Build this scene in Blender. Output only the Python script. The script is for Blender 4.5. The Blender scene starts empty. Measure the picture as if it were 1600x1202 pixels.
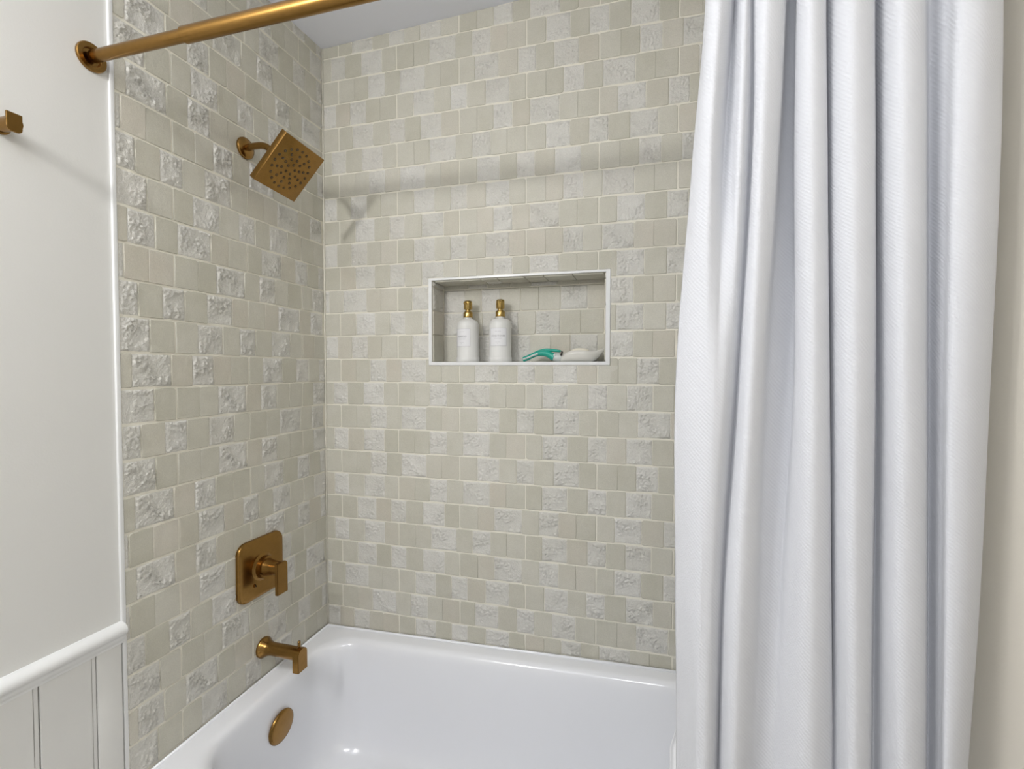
import bpy, bmesh, math, random
from math import sin, cos, pi, sqrt
from mathutils import Vector, Matrix, noise

# ---------------------------------------------------------------- camera, light, exposure
SC = bpy.context.scene
COL = SC.collection
SC.view_settings.view_transform = 'Standard'
SC.view_settings.look = 'None'
SC.view_settings.gamma = 1.0
SC.view_settings.use_curve_mapping = False
SC.view_settings.exposure = 0.14

cd = bpy.data.cameras.new('camera')
cam = bpy.data.objects.new('camera', cd)
COL.objects.link(cam)
R_ = Vector((0.96287325, 0.26994897, 0.00163259))
U_ = Vector((-0.00965443, 0.02839107, 0.99955027))
F_ = Vector((-0.26978121, 0.96245597, -0.02994320))
cam.matrix_world = Matrix(((R_.x, U_.x, -F_.x, 1.10134606), (R_.y, U_.y, -F_.y, -1.47230783),
                           (R_.z, U_.z, -F_.z, 1.33646297), (0, 0, 0, 1)))
cd.sensor_width = 36.0
cd.lens = 754.8819 * 36.0 / 1600.0
cd.clip_start = 0.02
SC.camera = cam

world = bpy.data.worlds.new('world')
SC.world = world
world.use_nodes = True
bg = world.node_tree.nodes['Background']
bg.inputs['Color'].default_value = (1.0, 0.998, 0.99, 1)
bg.inputs['Strength'].default_value = 0.48

def point_lamp(name, loc, power, radius, color=(1, 1, 1)):
    l = bpy.data.lights.new(name, 'POINT')
    l.energy = power
    l.shadow_soft_size = radius
    l.color = color
    o = bpy.data.objects.new(name, l)
    o.location = loc
    COL.objects.link(o)
    return o

# bulbs of the vanity fixture on the left wall behind the camera
point_lamp('vanity_bulb', (0.16, -1.62, 2.015), 13.0, 0.035, (1.0, 0.985, 0.965))
point_lamp('vanity_bulb', (0.16, -1.88, 2.015), 13.0, 0.035, (1.0, 0.985, 0.965))
# added fill light under the ceiling, behind the camera; not a known fixture
al = bpy.data.lights.new('ceiling_fill', 'AREA')
al.shape = 'DISK'
al.size = 0.5
al.energy = 10.0
al.color = (0.97, 0.98, 1.0)
alo = bpy.data.objects.new('ceiling_fill', al)
alo.location = (1.0, -1.9, 2.38)
COL.objects.link(alo)

# ---------------------------------------------------------------- helpers
def tag(o, label=None, cat=None, group=None, kind=None):
    if label: o['label'] = label
    if cat: o['category'] = cat
    if group: o['group'] = group
    if kind: o['kind'] = kind
    return o

def link(name, me, parent=None, loc=None):
    o = bpy.data.objects.new(name, me)
    COL.objects.link(o)
    if parent is not None: o.parent = parent
    if loc is not None: o.location = loc
    return o

def empty(name, loc=(0, 0, 0)):
    o = bpy.data.objects.new(name, None)
    o.empty_display_size = 0.05
    o.location = loc
    COL.objects.link(o)
    return o

def smooth(me, on=True):
    for p in me.polygons: p.use_smooth = on

def mesh_py(name, vs, fs, mat, sm=False):
    me = bpy.data.meshes.new(name)
    me.from_pydata([tuple(v) for v in vs], [], fs)
    if mat: me.materials.append(mat)
    if sm: smooth(me)
    me.update()
    return me

def from_bm(name, bm, mat, sm=False):
    bmesh.ops.recalc_face_normals(bm, faces=bm.faces[:])
    me = bpy.data.meshes.new(name)
    bm.to_mesh(me)
    bm.free()
    if mat: me.materials.append(mat)
    if sm: smooth(me)
    return me

def auto_smooth(o, deg=35):
    smooth(o.data)
    me = o.data
    bm = bmesh.new(); bm.from_mesh(me)
    for e in bm.edges:
        if len(e.link_faces) == 2 and e.calc_face_angle(0) > math.radians(deg): e.smooth = False
    bm.to_mesh(me); bm.free()
    return o

def bm_box(bm, x0, x1, y0, y1, z0, z1, bev=0.0, seg=2):
    r = bmesh.ops.create_cube(bm, size=1.0)
    vs = r['verts']
    for v in vs:
        v.co.x = x0 if v.co.x < 0 else x1
        v.co.y = y0 if v.co.y < 0 else y1
        v.co.z = z0 if v.co.z < 0 else z1
    if bev > 0:
        es = list({e for v in vs for e in v.link_edges})
        bmesh.ops.bevel(bm, geom=es, offset=bev, segments=seg, profile=0.5, affect='EDGES', clamp_overlap=True)

def box(name, x0, x1, y0, y1, z0, z1, mat, parent=None, bev=0.0, seg=2):
    bm = bmesh.new()
    bm_box(bm, x0, x1, y0, y1, z0, z1, bev, seg)
    o = link(name, from_bm(name, bm, mat), parent)
    if bev > 0: auto_smooth(o, 40)
    return o

def frame_of(d):
    d = d.normalized()
    a = Vector((0, 0, 1)) if abs(d.z) < 0.9 else Vector((1, 0, 0))
    u = a.cross(d).normalized()
    return u, d.cross(u).normalized()

def tube_mesh(name, pts, rad, mat, n=24, caps=True, squash=1.0, up=None):
    pts = [Vector(p) for p in pts]
    if not isinstance(rad, (list, tuple)): rad = [rad] * len(pts)
    vs, fs = [], []
    prev = None
    for i, p in enumerate(pts):
        d = (pts[min(i + 1, len(pts) - 1)] - pts[max(i - 1, 0)]).normalized()
        if prev is None:
            u, w = frame_of(d)
            if up is not None:
                u = Vector(up).cross(d).normalized(); w = d.cross(u).normalized()
        else:
            u = (prev - d * prev.dot(d)).normalized(); w = d.cross(u).normalized()
        prev = u
        for k in range(n):
            a = 2 * pi * k / n
            vs.append(p + u * (cos(a) * rad[i]) + w * (sin(a) * rad[i] * squash))
    for i in range(len(pts) - 1):
        for k in range(n):
            k2 = (k + 1) % n
            fs.append((i * n + k, i * n + k2, (i + 1) * n + k2, (i + 1) * n + k))
    if caps:
        fs.append(tuple(range(n - 1, -1, -1)))
        fs.append(tuple(range((len(pts) - 1) * n, len(pts) * n)))
    return mesh_py(name, vs, fs, mat, True)

def lathe_mesh(name, prof, mat, axis='z', n=48, origin=(0, 0, 0)):
    """prof: list of (radius, height along axis)"""
    vs, fs = [], []
    ox, oy, oz = origin
    for r, h in prof:
        for k in range(n):
            a = 2 * pi * k / n
            c, s = cos(a) * r, sin(a) * r
            if axis == 'z': vs.append((ox + c, oy + s, oz + h))
            else: vs.append((ox + h, oy + c, oz + s))
    for i in range(len(prof) - 1):
        for k in range(n):
            k2 = (k + 1) % n
            fs.append((i * n + k, i * n + k2, (i + 1) * n + k2, (i + 1) * n + k))
    fs.append(tuple(range(n - 1, -1, -1)))
    fs.append(tuple(range((len(prof) - 1) * n, len(prof) * n)))
    return mesh_py(name, vs, fs, mat, True)

def lathe(name, prof, mat, parent=None, axis='z', n=48, origin=(0, 0, 0), deg=35):
    o = link(name, lathe_mesh(name, prof, mat, axis, n, origin), parent)
    return auto_smooth(o, deg)

def catmull(P, n):
    out = []
    m = len(P)
    for i in range(m - 1):
        p0, p1, p2, p3 = P[max(i - 1, 0)], P[i], P[i + 1], P[min(i + 2, m - 1)]
        for j in range(n):
            t = j / n
            out.append(tuple(0.5 * ((2 * b) + (-a + c) * t + (2 * a - 5 * b + 4 * c - d) * t * t + (-a + 3 * b - 3 * c + d) * t ** 3)
                             for a, b, c, d in zip(p0, p1, p2, p3)))
    out.append(tuple(P[-1]))
    return out

# ---------------------------------------------------------------- materials
def new_mat(name):
    m = bpy.data.materials.new(name)
    m.use_nodes = True
    nt = m.node_tree
    return m, nt, nt.nodes['Principled BSDF']

def N(nt, typ, **kw):
    n = nt.nodes.new(typ)
    for k, v in kw.items(): setattr(n, k, v)
    return n

def noise_node(nt, vec, scale, detail=4, rough=0.55, dist=0.0):
    n = N(nt, 'ShaderNodeTexNoise')
    n.inputs['Scale'].default_value = scale
    n.inputs['Detail'].default_value = detail
    n.inputs['Roughness'].default_value = rough
    n.inputs['Distortion'].default_value = dist
    if vec is not None: nt.links.new(vec, n.inputs['Vector'])
    return n

def bump(nt, bsdf, height, strength, dist, prev=None):
    b = N(nt, 'ShaderNodeBump')
    b.inputs['Strength'].default_value = strength
    b.inputs['Distance'].default_value = dist
    nt.links.new(height, b.inputs['Height'])
    if prev is not None: nt.links.new(prev, b.inputs['Normal'])
    nt.links.new(b.outputs['Normal'], bsdf.inputs['Normal'])
    return b.outputs['Normal']

def paint(name, col, rough=0.5, bs=0.15):
    m, nt, b = new_mat(name)
    g = N(nt, 'ShaderNodeNewGeometry')
    n = noise_node(nt, g.outputs['Position'], 260, 3)
    b.inputs['Base Color'].default_value = (*col, 1)
    b.inputs['Roughness'].default_value = rough
    if bs: bump(nt, b, n.outputs['Fac'], bs, 0.0006)
    return m

def tile_material(name, c_low, c_high, c_pink, pinkness, rough):
    m, nt, b = new_mat(name)
    L = nt.links
    g = N(nt, 'ShaderNodeNewGeometry')
    oi = N(nt, 'ShaderNodeObjectInfo')
    add = N(nt, 'ShaderNodeMath', operation='ADD')
    L.new(oi.outputs['Random'], add.inputs[0]); L.new(g.outputs['Random Per Island'], add.inputs[1])
    fr = N(nt, 'ShaderNodeMath', operation='FRACT'); L.new(add.outputs[0], fr.inputs[0])
    big = noise_node(nt, g.outputs['Position'], 14, 3, 0.6)
    av = N(nt, 'ShaderNodeMath', operation='MULTIPLY_ADD')
    L.new(big.outputs['Fac'], av.inputs[0]); av.inputs[1].default_value = 1.1
    hf = N(nt, 'ShaderNodeMath', operation='MULTIPLY_ADD')
    L.new(fr.outputs[0], hf.inputs[0]); hf.inputs[1].default_value = 0.55; hf.inputs[2].default_value = -0.32
    L.new(hf.outputs[0], av.inputs[2])
    mix = N(nt, 'ShaderNodeMix', data_type='RGBA'); mix.clamp_factor = True
    L.new(av.outputs[0], mix.inputs[0])
    mix.inputs[6].default_value = (*c_low, 1); mix.inputs[7].default_value = (*c_high, 1)
    # a few tiles of pinker clay
    f2 = N(nt, 'ShaderNodeMath', operation='MULTIPLY'); L.new(fr.outputs[0], f2.inputs[0]); f2.inputs[1].default_value = 17.31
    f3 = N(nt, 'ShaderNodeMath', operation='FRACT'); L.new(f2.outputs[0], f3.inputs[0])
    gt = N(nt, 'ShaderNodeMapRange'); L.new(f3.outputs[0], gt.inputs[0])
    gt.inputs[1].default_value = 0.70; gt.inputs[2].default_value = 1.0; gt.inputs[3].default_value = 0.0; gt.inputs[4].default_value = pinkness
    pk = N(nt, 'ShaderNodeMath', operation='MULTIPLY'); L.new(gt.outputs[0], pk.inputs[0])
    pn = noise_node(nt, g.outputs['Position'], 22, 2); L.new(pn.outputs['Fac'], pk.inputs[1])
    mix2 = N(nt, 'ShaderNodeMix', data_type='RGBA'); L.new(pk.outputs[0], mix2.inputs[0])
    L.new(mix.outputs[2], mix2.inputs[6]); mix2.inputs[7].default_value = (*c_pink, 1)
    # fine speckle
    sp = noise_node(nt, g.outputs['Position'], 420, 3, 0.7)
    sr = N(nt, 'ShaderNodeMapRange'); L.new(sp.outputs['Fac'], sr.inputs[0])
    sr.inputs[1].default_value = 0.3; sr.inputs[2].default_value = 0.7; sr.inputs[3].default_value = 0.90; sr.inputs[4].default_value = 1.06
    mul = N(nt, 'ShaderNodeMix', data_type='RGBA', blend_type='MULTIPLY'); mul.inputs[0].default_value = 1.0
    L.new(mix2.outputs[2], mul.inputs[6]); L.new(sr.outputs[0], mul.inputs[7])
    L.new(mul.outputs[2], b.inputs['Base Color'])
    b.inputs['Roughness'].default_value = rough
    return m, nt, b, g

M_PLAIN, nt, b, g = tile_material('tile_plain_clay', (0.520, 0.505, 0.420), (0.630, 0.615, 0.545), (0.66, 0.575, 0.49), 0.45, 0.55)
n1 = noise_node(nt, g.outputs['Position'], 300, 4, 0.65)
n2 = noise_node(nt, g.outputs['Position'], 40, 2, 0.5)
p = bump(nt, b, n1.outputs['Fac'], 0.45, 0.0012)
bump(nt, b, n2.outputs['Fac'], 0.4, 0.003, p)

M_ROUGH, nt, b, g = tile_material('tile_split_face', (0.68, 0.668, 0.610), (0.775, 0.765, 0.725), (0.73, 0.68, 0.61), 0.3, 0.6)
n1 = noise_node(nt, g.outputs['Position'], 190, 5, 0.62, 0.8)
bump(nt, b, n1.outputs['Fac'], 0.8, 0.0042)

M_GROUT = paint('grout_cream', (0.80, 0.775, 0.68), 0.9, 0.4)
M_WALL = paint('wall_paint_white', (0.72, 0.72, 0.70), 0.55, 0.25)
M_WALLR = paint('wall_paint_warm', (0.74, 0.70, 0.62), 0.55, 0.25)
M_CEIL = paint('ceiling_paint', (0.79, 0.81, 0.88), 0.7, 0.1)
M_TRIM = paint('trim_gloss_white', (0.80, 0.81, 0.81), 0.3, 0.05)
M_WAINS = paint('wainscot_white', (0.72, 0.72, 0.70), 0.4, 0.1)
M_FLOOR = paint('floor_stone', (0.45, 0.43, 0.40), 0.5, 0.1)

def enamel():
    m, nt, b = new_mat('tub_enamel')
    b.inputs['Base Color'].default_value = (0.89, 0.905, 0.945, 1)
    b.inputs['Roughness'].default_value = 0.13
    b.inputs['Coat Weight'].default_value = 0.4
    b.inputs['Coat Roughness'].default_value = 0.06
    return m
M_TUB = enamel()

def brass(name, c0, c1, rough):
    m, nt, b = new_mat(name)
    L = nt.links
    tc = N(nt, 'ShaderNodeTexCoord')
    n = noise_node(nt, tc.outputs['Object'], 90, 3, 0.6)
    fine = noise_node(nt, tc.outputs['Object'], 1400, 2, 0.5)
    mix = N(nt, 'ShaderNodeMix', data_type='RGBA'); L.new(n.outputs['Fac'], mix.inputs[0])
    mix.inputs[6].default_value = (*c0, 1); mix.inputs[7].default_value = (*c1, 1)
    L.new(mix.outputs[2], b.inputs['Base Color'])
    b.inputs['Metallic'].default_value = 1.0
    rr = N(nt, 'ShaderNodeMapRange'); L.new(fine.outputs['Fac'], rr.inputs[0])
    rr.inputs[3].default_value = rough * 0.85; rr.inputs[4].default_value = rough * 1.2
    L.new(rr.outputs[0], b.inputs['Roughness'])
    bump(nt, b, fine.outputs['Fac'], 0.08, 0.0003)
    return m
M_BRASS = brass('brushed_bronze_gold', (0.26, 0.143, 0.040), (0.345, 0.195, 0.058), 0.22)
M_PUMP = brass('polished_gold', (0.48, 0.33, 0.11), (0.58, 0.41, 0.15), 0.18)

def fabric():
    m, nt, b = new_mat('woven_white_fabric')
    L = nt.links
    tc = N(nt, 'ShaderNodeTexCoord')
    w = N(nt, 'ShaderNodeTexWave', wave_type='BANDS', bands_direction='DIAGONAL')
    w.inputs['Scale'].default_value = 110
    w.inputs['Distortion'].default_value = 0.25
    w.inputs['Detail'].default_value = 2
    w.inputs['Detail Scale'].default_value = 3
    L.new(tc.outputs['UV'], w.inputs['Vector'])
    n = noise_node(nt, tc.outputs['Object'], 420, 3, 0.75)
    ad = N(nt, 'ShaderNodeMath', operation='MULTIPLY_ADD'); L.new(n.outputs['Fac'], ad.inputs[0]); ad.inputs[1].default_value = 3.0
    L.new(w.outputs['Fac'], ad.inputs[2])
    bump(nt, b, ad.outputs[0], 0.30, 0.0008)
    b.inputs['Base Color'].default_value = (0.60, 0.612, 0.648, 1)
    b.inputs['Roughness'].default_value = 0.9
    b.inputs['Sheen Weight'].default_value = 0.15
    return m
M_FAB = fabric()

def simple(name, col, rough=0.4, metal=0.0, coat=0.0):
    m, nt, b = new_mat(name)
    tc = N(nt, 'ShaderNodeTexCoord')
    n = noise_node(nt, tc.outputs['Object'], 60, 2)
    hs = N(nt, 'ShaderNodeMapRange'); nt.links.new(n.outputs['Fac'], hs.inputs[0])
    hs.inputs[3].default_value = rough * 0.9; hs.inputs[4].default_value = rough * 1.1
    nt.links.new(hs.outputs[0], b.inputs['Roughness'])
    b.inputs['Base Color'].default_value = (*col, 1)
    b.inputs['Metallic'].default_value = metal
    b.inputs['Coat Weight'].default_value = coat
    return m
M_LINER = simple('liner_vinyl', (0.84, 0.85, 0.87), 0.3)
M_BOTTLE = simple('bottle_matt_white', (0.76, 0.76, 0.74), 0.35)
M_LABEL = simple('label_paper', (0.82, 0.82, 0.84), 0.5)
M_INK = simple('label_ink', (0.10, 0.10, 0.11), 0.6)
M_INKL = simple('label_ink_pale', (0.42, 0.42, 0.44), 0.6)
M_TEAL = simple('teal_rubber', (0.015, 0.36, 0.27), 0.32)
M_GREYP = simple('grey_plastic', (0.55, 0.58, 0.56), 0.35)
M_DARK = simple('dark_hole', (0.015, 0.010, 0.006), 0.5)
M_DISH = simple('dish_porcelain', (0.70, 0.69, 0.64), 0.25, 0, 0.3)
M_SOAP = simple('soap_cream', (0.82, 0.78, 0.66), 0.4)
M_CAULK = simple('white_caulk', (0.72, 0.72, 0.70), 0.5)

# ---------------------------------------------------------------- setting: dimensions
PI = pi
PITCH = 0.08           # height of one course of tiles
Z0 = 2.49377           # top joint line
HALF = 0.222883        # half the length of a strip of tiles
STRIP = 2 * HALF
BC0 = 0.0645056        # first wide joint of even courses on the back wall
LC0 = 0.1177178        # first wide joint of odd courses on the left wall, from the corner
TILE_EDGE = 0.69257
RIGHT = 1.535
FRONT = -2.7
JOINT = 0.0040
def ceil_z(x, y): return 2.4515 + 0.036 * x + 0.04 * y
def rim_z(x, y): return 0.4205 + 0.0285 * x + 0.018 * y

# floor / ceiling / walls (grout faces sit 2.4 mm behind the tile faces)
tag(box('floor', -0.15, RIGHT + 0.15, FRONT, 0.25, -0.06, 0.0, M_FLOOR), kind='structure')
bm = bmesh.new()
vs = []
for x in (-0.15, RIGHT + 0.15):
    for y in (FRONT, 0.25):
        for dz in (0, 0.08):
            vs.append(bm.verts.new((x, y, ceil_z(x, y) + dz)))
for f in ((0, 2, 6, 4), (1, 5, 7, 3), (0, 1, 3, 2), (4, 6, 7, 5), (0, 4, 5, 1), (2, 3, 7, 6)):
    bm.faces.new([vs[i] for i in f])
tag(link('ceiling', from_bm('ceiling', bm, M_CEIL)), kind='structure')

BACKF = 0.0014
NX0, NX1, NZ0, NZ1, ND = 0.4138, 0.9797, 1.3625, 1.6300, 0.09
# back wall with its opening
bm = bmesh.new()
bm_box(bm, -0.12, NX0, BACKF, 0.12, 0, 2.52)
bm_box(bm, NX1, RIGHT + 0.12, BACKF, 0.12, 0, 2.56)
bm_box(bm, NX0, NX1, BACKF, 0.12, 0, NZ0 - 0.0065)
bm_box(bm, NX0, NX1, BACKF, 0.12, NZ1, 2.54)
bm_box(bm, NX0, NX1, ND + 0.0030, 0.12, NZ0 - 0.0065, NZ1)
wall_back = tag(link('wall_back', from_bm('wall_back', bm, M_GROUT)), kind='structure')
# left wall: tiled bed near the tub, painted board towards the room
bm = bmesh.new()
bm_box(bm, -0.12, -BACKF, -TILE_EDGE, 0.0024, 0, 2.50)
wall_left = tag(link('wall_left', from_bm('wall_left', bm, M_GROUT)), kind='structure')
pw = box('painted_board', -0.12, -0.004, FRONT, -TILE_EDGE, 0, 2.50, M_WALL, wall_left)
pw['label'] = 'white painted part of the wall'
wall_right = tag(box('wall_right', RIGHT, RIGHT + 0.12, FRONT, 0.0024, 0, 2.56, M_WALLR), kind='structure')

# ---------------------------------------------------------------- tiles
def outline(w, h, rng, bigc):
    """rounded outline of one tile, slightly uneven, centred"""
    pts = []
    for (sx, sy, a0) in ((1, -1, -90), (1, 1, 0), (-1, 1, 90), (-1, -1, 180)):
        r = min(rng.choice(bigc), w * 0.3, h * 0.3)
        cx, cy = sx * (w / 2 - r), sy * (h / 2 - r)
        for k in range(3):
            a = math.radians(a0 + 45 * k)
            pts.append((cx + r * cos(a), cy + r * sin(a)))
    out = []
    for x, y in pts:
        out.append((x + rng.uniform(-.0003, .0003), y + rng.uniform(-.0003, .0003)))
    return out

mesh_cache = {}
def plain_tile(w, h, var):
    """local x = along the wall, y = up, z = out of the wall; back at z=-0.004"""
    key = ('p', round(w, 4), round(h, 4), var)
    if key in mesh_cache: return mesh_cache[key]
    rng = random.Random(hash(key[1:]) & 0xffff)
    o = outline(w, h, rng, (0.0015, 0.0015, 0.003, 0.006))
    n = len(o)
    e = 0.0013
    dz = [rng.uniform(-.0004, .0004) for _ in range(4)]
    def top(x, y): return 0.0006 + dz[0] * (x / w * 2) + dz[1] * (y / h * 2)
    vs = [(x, y, -0.004) for x, y in o]
    vs += [(x, y, top(x, y) - 0.0011) for x, y in o]
    vs += [(x * (1 - 2 * e / w), y * (1 - 2 * e / h), top(x, y)) for x, y in o]
    fs = []
    for r in range(2):
        for k in range(n):
            k2 = (k + 1) % n
            fs.append((r * n + k, r * n + k2, (r + 1) * n + k2, (r + 1) * n + k))
    fs.append(tuple(range(2 * n, 3 * n)))
    me = mesh_py('tile', vs, fs, M_PLAIN)
    for p in me.polygons: p.use_smooth = len(p.vertices) == 4
    mesh_cache[key] = me
    return me

def rough_tile(w, h, var):
    key = ('r', round(w, 4), round(h, 4), var)
    if key in mesh_cache: return mesh_cache[key]
    rng = random.Random(hash(key[1:]) & 0xffff)
    ox, oy = rng.uniform(0, 50), rng.uniform(0, 50)
    nx = max(3, int(w / 0.0027)); ny = max(3, int(h / 0.0027))
    vs, fs = [], []
    for j in range(ny + 1):
        for i in range(nx + 1):
            x = -w / 2 + w * i / nx; y = -h / 2 + h * j / ny
            d = min(x + w / 2, w / 2 - x, y + h / 2, h / 2 - y)
            m = min(1.0, d / 0.006)
            q = Vector((x * 150 + ox, y * 150 + oy, 0.3)) + Vector((noise.noise(Vector((x*60+oy, y*60, 2))), noise.noise(Vector((x*60, y*60+ox, 9))), 0)) * 1.1
            a = noise.noise(q); b2 = noise.noise(q * 2.3 + Vector((7, 3, 1)))
            big = noise.noise(Vector((x * 26 + ox, y * 26 + oy, 5.0)))
            flake = (1 - abs(a) * 2.4)
            flake = max(0.0, flake) ** 2
            zz = 0.0050 * flake * max(0.0, min(1.0, 0.55 + 1.7 * big)) + 0.0016 * b2 + 0.0012 * big + 0.0004
            z = -0.0010 + m * (zz + 0.0004) 
            if d < 1e-6: z = -0.0022
            vs.append((x + (0 if d < 1e-6 else rng.uniform(-.0006, .0006)), y + (0 if d < 1e-6 else rng.uniform(-.0006, .0006)), z if d < 1e-6 else max(z, -0.0009)))
    st = nx + 1
    for j in range(ny):
        for i in range(nx):
            fs.append((j * st + i, j * st + i + 1, (j + 1) * st + i + 1, (j + 1) * st + i))
    ring = [j for j in range(nx + 1)] + [k * st + nx for k in range(1, ny + 1)] + [ny * st + i for i in range(nx - 1, -1, -1)] + [k * st for k in range(ny - 1, 0, -1)]
    base = len(vs)
    for r in ring: vs.append((vs[r][0], vs[r][1], -0.004))
    m = len(ring)
    for k in range(m):
        k2 = (k + 1) % m
        fs.append((ring[k], base + k, base + k2, ring[k2]))
    me = mesh_py('tile', vs, fs, M_ROUGH, True)
    mesh_cache[key] = me
    return me

S1 = ('PPTPTPP', (.138, .121, .142, .123, .210, .123, .143))
S2 = ('PTPTPTP', (.120, .180, .138, .130, .125, .170, .137))
def rev(s): return (s[0][::-1], s[1][::-1])
T = {'1': S1, '1r': rev(S1), '2': S2, '2r': rev(S2)}

def course(start, end, joints0, seq):
    """all tiles of one course between start and end: (a, b, kind); seq starts with the strip that ends at or after start"""
    out = []
    a = joints0
    for s in seq:
        kinds, fr = T[s]
        x = a
        last = len(fr) - 1
        for i, (k, f) in enumerate(zip(kinds, fr)):
            x2 = x + f * STRIP
            l = x + (JOINT / 2 if i == 0 else 0.0)
            r = x2 - (JOINT / 2 if i == last else 0.0)
            l2, r2 = max(l, start + 0.0012), min(r, end - 0.0012)
            if r2 - l2 > 0.008: out.append((l2, r2, k))
            x = x2
        a += STRIP
    return out

BACK = {   # strips of each course on the back wall, from the corner to the right
 0: ('1', '2', '1', '2', '1'), 1: ('2r', '1r', '2r', '1'), 2: ('1', '1', '2', '1', '2r'), 3: ('1r', '2r', '1', '2'),
 4: ('2', '2', '1', '2', '1'), 5: ('2r', '1r', '2r', '1'), 6: ('2', '1', '2r', '1', '1r'), 7: ('1r', '2r', '1', '2'),
 8: ('1', '2r', '1', '2', '1'), 9: ('1r', '2r', '1', '2'), 10: ('2', '2r', '1', '2', '1'), 11: ('1', '2', '1', '2'),
 12: ('1', '2r', '1', '2', '1r'), 13: ('1r', '2', '1', '2'), 14: ('2', '1', '2', '1', '2'), 15: ('2r', '1', '2', '1'),
 16: ('2', '1', '2r', '1r', '2'), 17: ('2r', '1', '2', '1'), 18: ('1', '1', '2r', '1', '2'), 19: ('2r', '1', '2', '1r'),
 20: ('2', '2r', '1r', '2', '1'), 21: ('2r', '1r', '2', '1'), 22: ('1', '2r', '1r', '2', '1'), 23: ('1', '2r', '2r', '1'),
 24: ('2', '1r', '2', '1r', '2'), 25: ('1r', '2r', '1', '2')}
# left wall, read from the room edge towards the corner
LEFT = {0: ('1', '2'), 1: ('2r', '1', '2'), 2: ('1r', '2'), 3: ('1r', '1r', '2'), 4: ('1r', '1'), 5: ('2', '2', '1'), 6: ('1r', '2'),
 7: ('1r', '1', '1'), 8: ('2r', '1r'), 9: ('2', '2', '1'), 10: ('1', '2'), 11: ('1r', '1r', '2'), 12: ('2r', '1r'),
 13: ('2', '2r', '1'), 14: ('1r', '2'), 15: ('2r', '1r', '2'), 16: ('2r', '1r'), 17: ('2r', '1r', '2'), 18: ('1r', '2'),
 19: ('1', '2', '2'), 20: ('1r', '2'), 21: ('1', '2', '1'), 22: ('2r', '1'), 23: ('2r', '1r', '2'), 24: ('1', '2r'), 25: ('2', '2', '1')}

RB = Matrix(((1, 0, 0), (0, 0, -1), (0, 1, 0)))          # local (along,up,out) -> back wall, out = -y
RL = Matrix(((0, 0, 1), (1, 0, 0), (0, 1, 0)))           # -> left wall, along = +y, out = +x
RR = Matrix(((0, 0, -1), (-1, 0, 0), (0, 1, 0)))         # -> right wall, along = -y, out = -x
RT = Matrix(((1, 0, 0), (0, -1, 0), (0, 0, -1)))         # -> underside, out = -z
RS = Matrix(((1, 0, 0), (0, 1, 0), (0, 0, 1)))
rnd = random.Random(5)
def tile_me(w, h, k, nv=3):
    v = rnd.randrange(nv)
    return plain_tile(w, h, v) if k == 'P' else rough_tile(w, h, v)

def place_tile(me, R, pos, parent):
    o = bpy.data.objects.new('tile', me)
    o.parent = parent
    o.matrix_local = Matrix.Translation(pos) @ R.to_4x4()
    COL.objects.link(o)
    return o

def join_stuff(name, items, parent):
    vs, fs, mi, sm = [], [], [], []
    for me, R, pos in items:
        b = len(vs)
        M = Matrix.Translation(pos) @ R.to_4x4()
        vs += [tuple(M @ v.co) for v in me.vertices]
        k = 0 if me.materials[0] == M_PLAIN else 1
        for p in me.polygons:
            fs.append([b + i for i in p.vertices]); mi.append(k); sm.append(p.use_smooth)
    me = bpy.data.meshes.new(name)
    me.from_pydata(vs, [], fs)
    me.materials.append(M_PLAIN); me.materials.append(M_ROUGH)
    me.polygons.foreach_set('material_index', mi)
    me.polygons.foreach_set('use_smooth', sm)
    o = link(name, me, parent)
    o['kind'] = 'stuff'
    return o

FX0, FX1, FZ0, FZ1 = 0.4022, 0.9928, 1.3514, 1.6376      # outer edge of the white frame
def vert_pieces(l, r, b, t):
    """cut the frame's opening out of a tile rectangle"""
    if r <= FX0 or l >= FX1 or t <= FZ0 or b >= FZ1: return [(l, r, b, t)]
    out = []
    if l < FX0 - 0.006: out.append((l, FX0 - 0.001, b, t))
    if r > FX1 + 0.006: out.append((FX1 + 0.001, r, b, t))
    ml, mr = max(l, FX0), min(r, FX1)
    if mr - ml > 0.006:
        if b < FZ0 - 0.006: out.append((ml if l > FX0 else l, mr if r < FX1 else r, b, FZ0 - 0.001))
        if t > FZ1 + 0.006: out.append((ml if l > FX0 else l, mr if r < FX1 else r, FZ1 + 0.001, t))
    return out

cands = []
for k, seq in BACK.items():
    j0 = BC0 - STRIP if k % 2 == 0 else BC0 - HALF
    for l, r, kind in course(0.0025, RIGHT - 0.002, j0, seq):
        xm = (l + r) / 2
        t = min(Z0 - k * PITCH - JOINT / 2, ceil_z(xm, 0) - 0.0005)
        b = max(Z0 - (k + 1) * PITCH + JOINT / 2, rim_z(xm, 0) + 0.001)
        if t - b < 0.008: continue
        for (pl, pr, pb, pt) in vert_pieces(l, r, b, t):
            if pr - pl < 0.006 or pt - pb < 0.006: continue
            cands.append((pl, pr, pb, pt, kind))
CP = Vector((1.10134606, -1.47230783, 1.33646297))
def apparent(c):
    p = Vector(((c[0] + c[1]) / 2, 0, (c[2] + c[3]) / 2))
    d = p - CP
    a = (c[1] - c[0]) * (c[3] - c[2]) / (d.dot(F_)) ** 3
    return a if p.x < 1.20 else -1
cands.sort(key=apparent, reverse=True)
rest = []
for i, (l, r, b, t, kind) in enumerate(cands):
    me = tile_me(r - l, t - b, kind)
    pos = Vector(((l + r) / 2, 0.0, (b + t) / 2))
    if i < 300: place_tile(me, RB, pos, wall_back)
    else: rest.append((me, RB, pos))
join_stuff('tiling', rest, wall_back)

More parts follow.
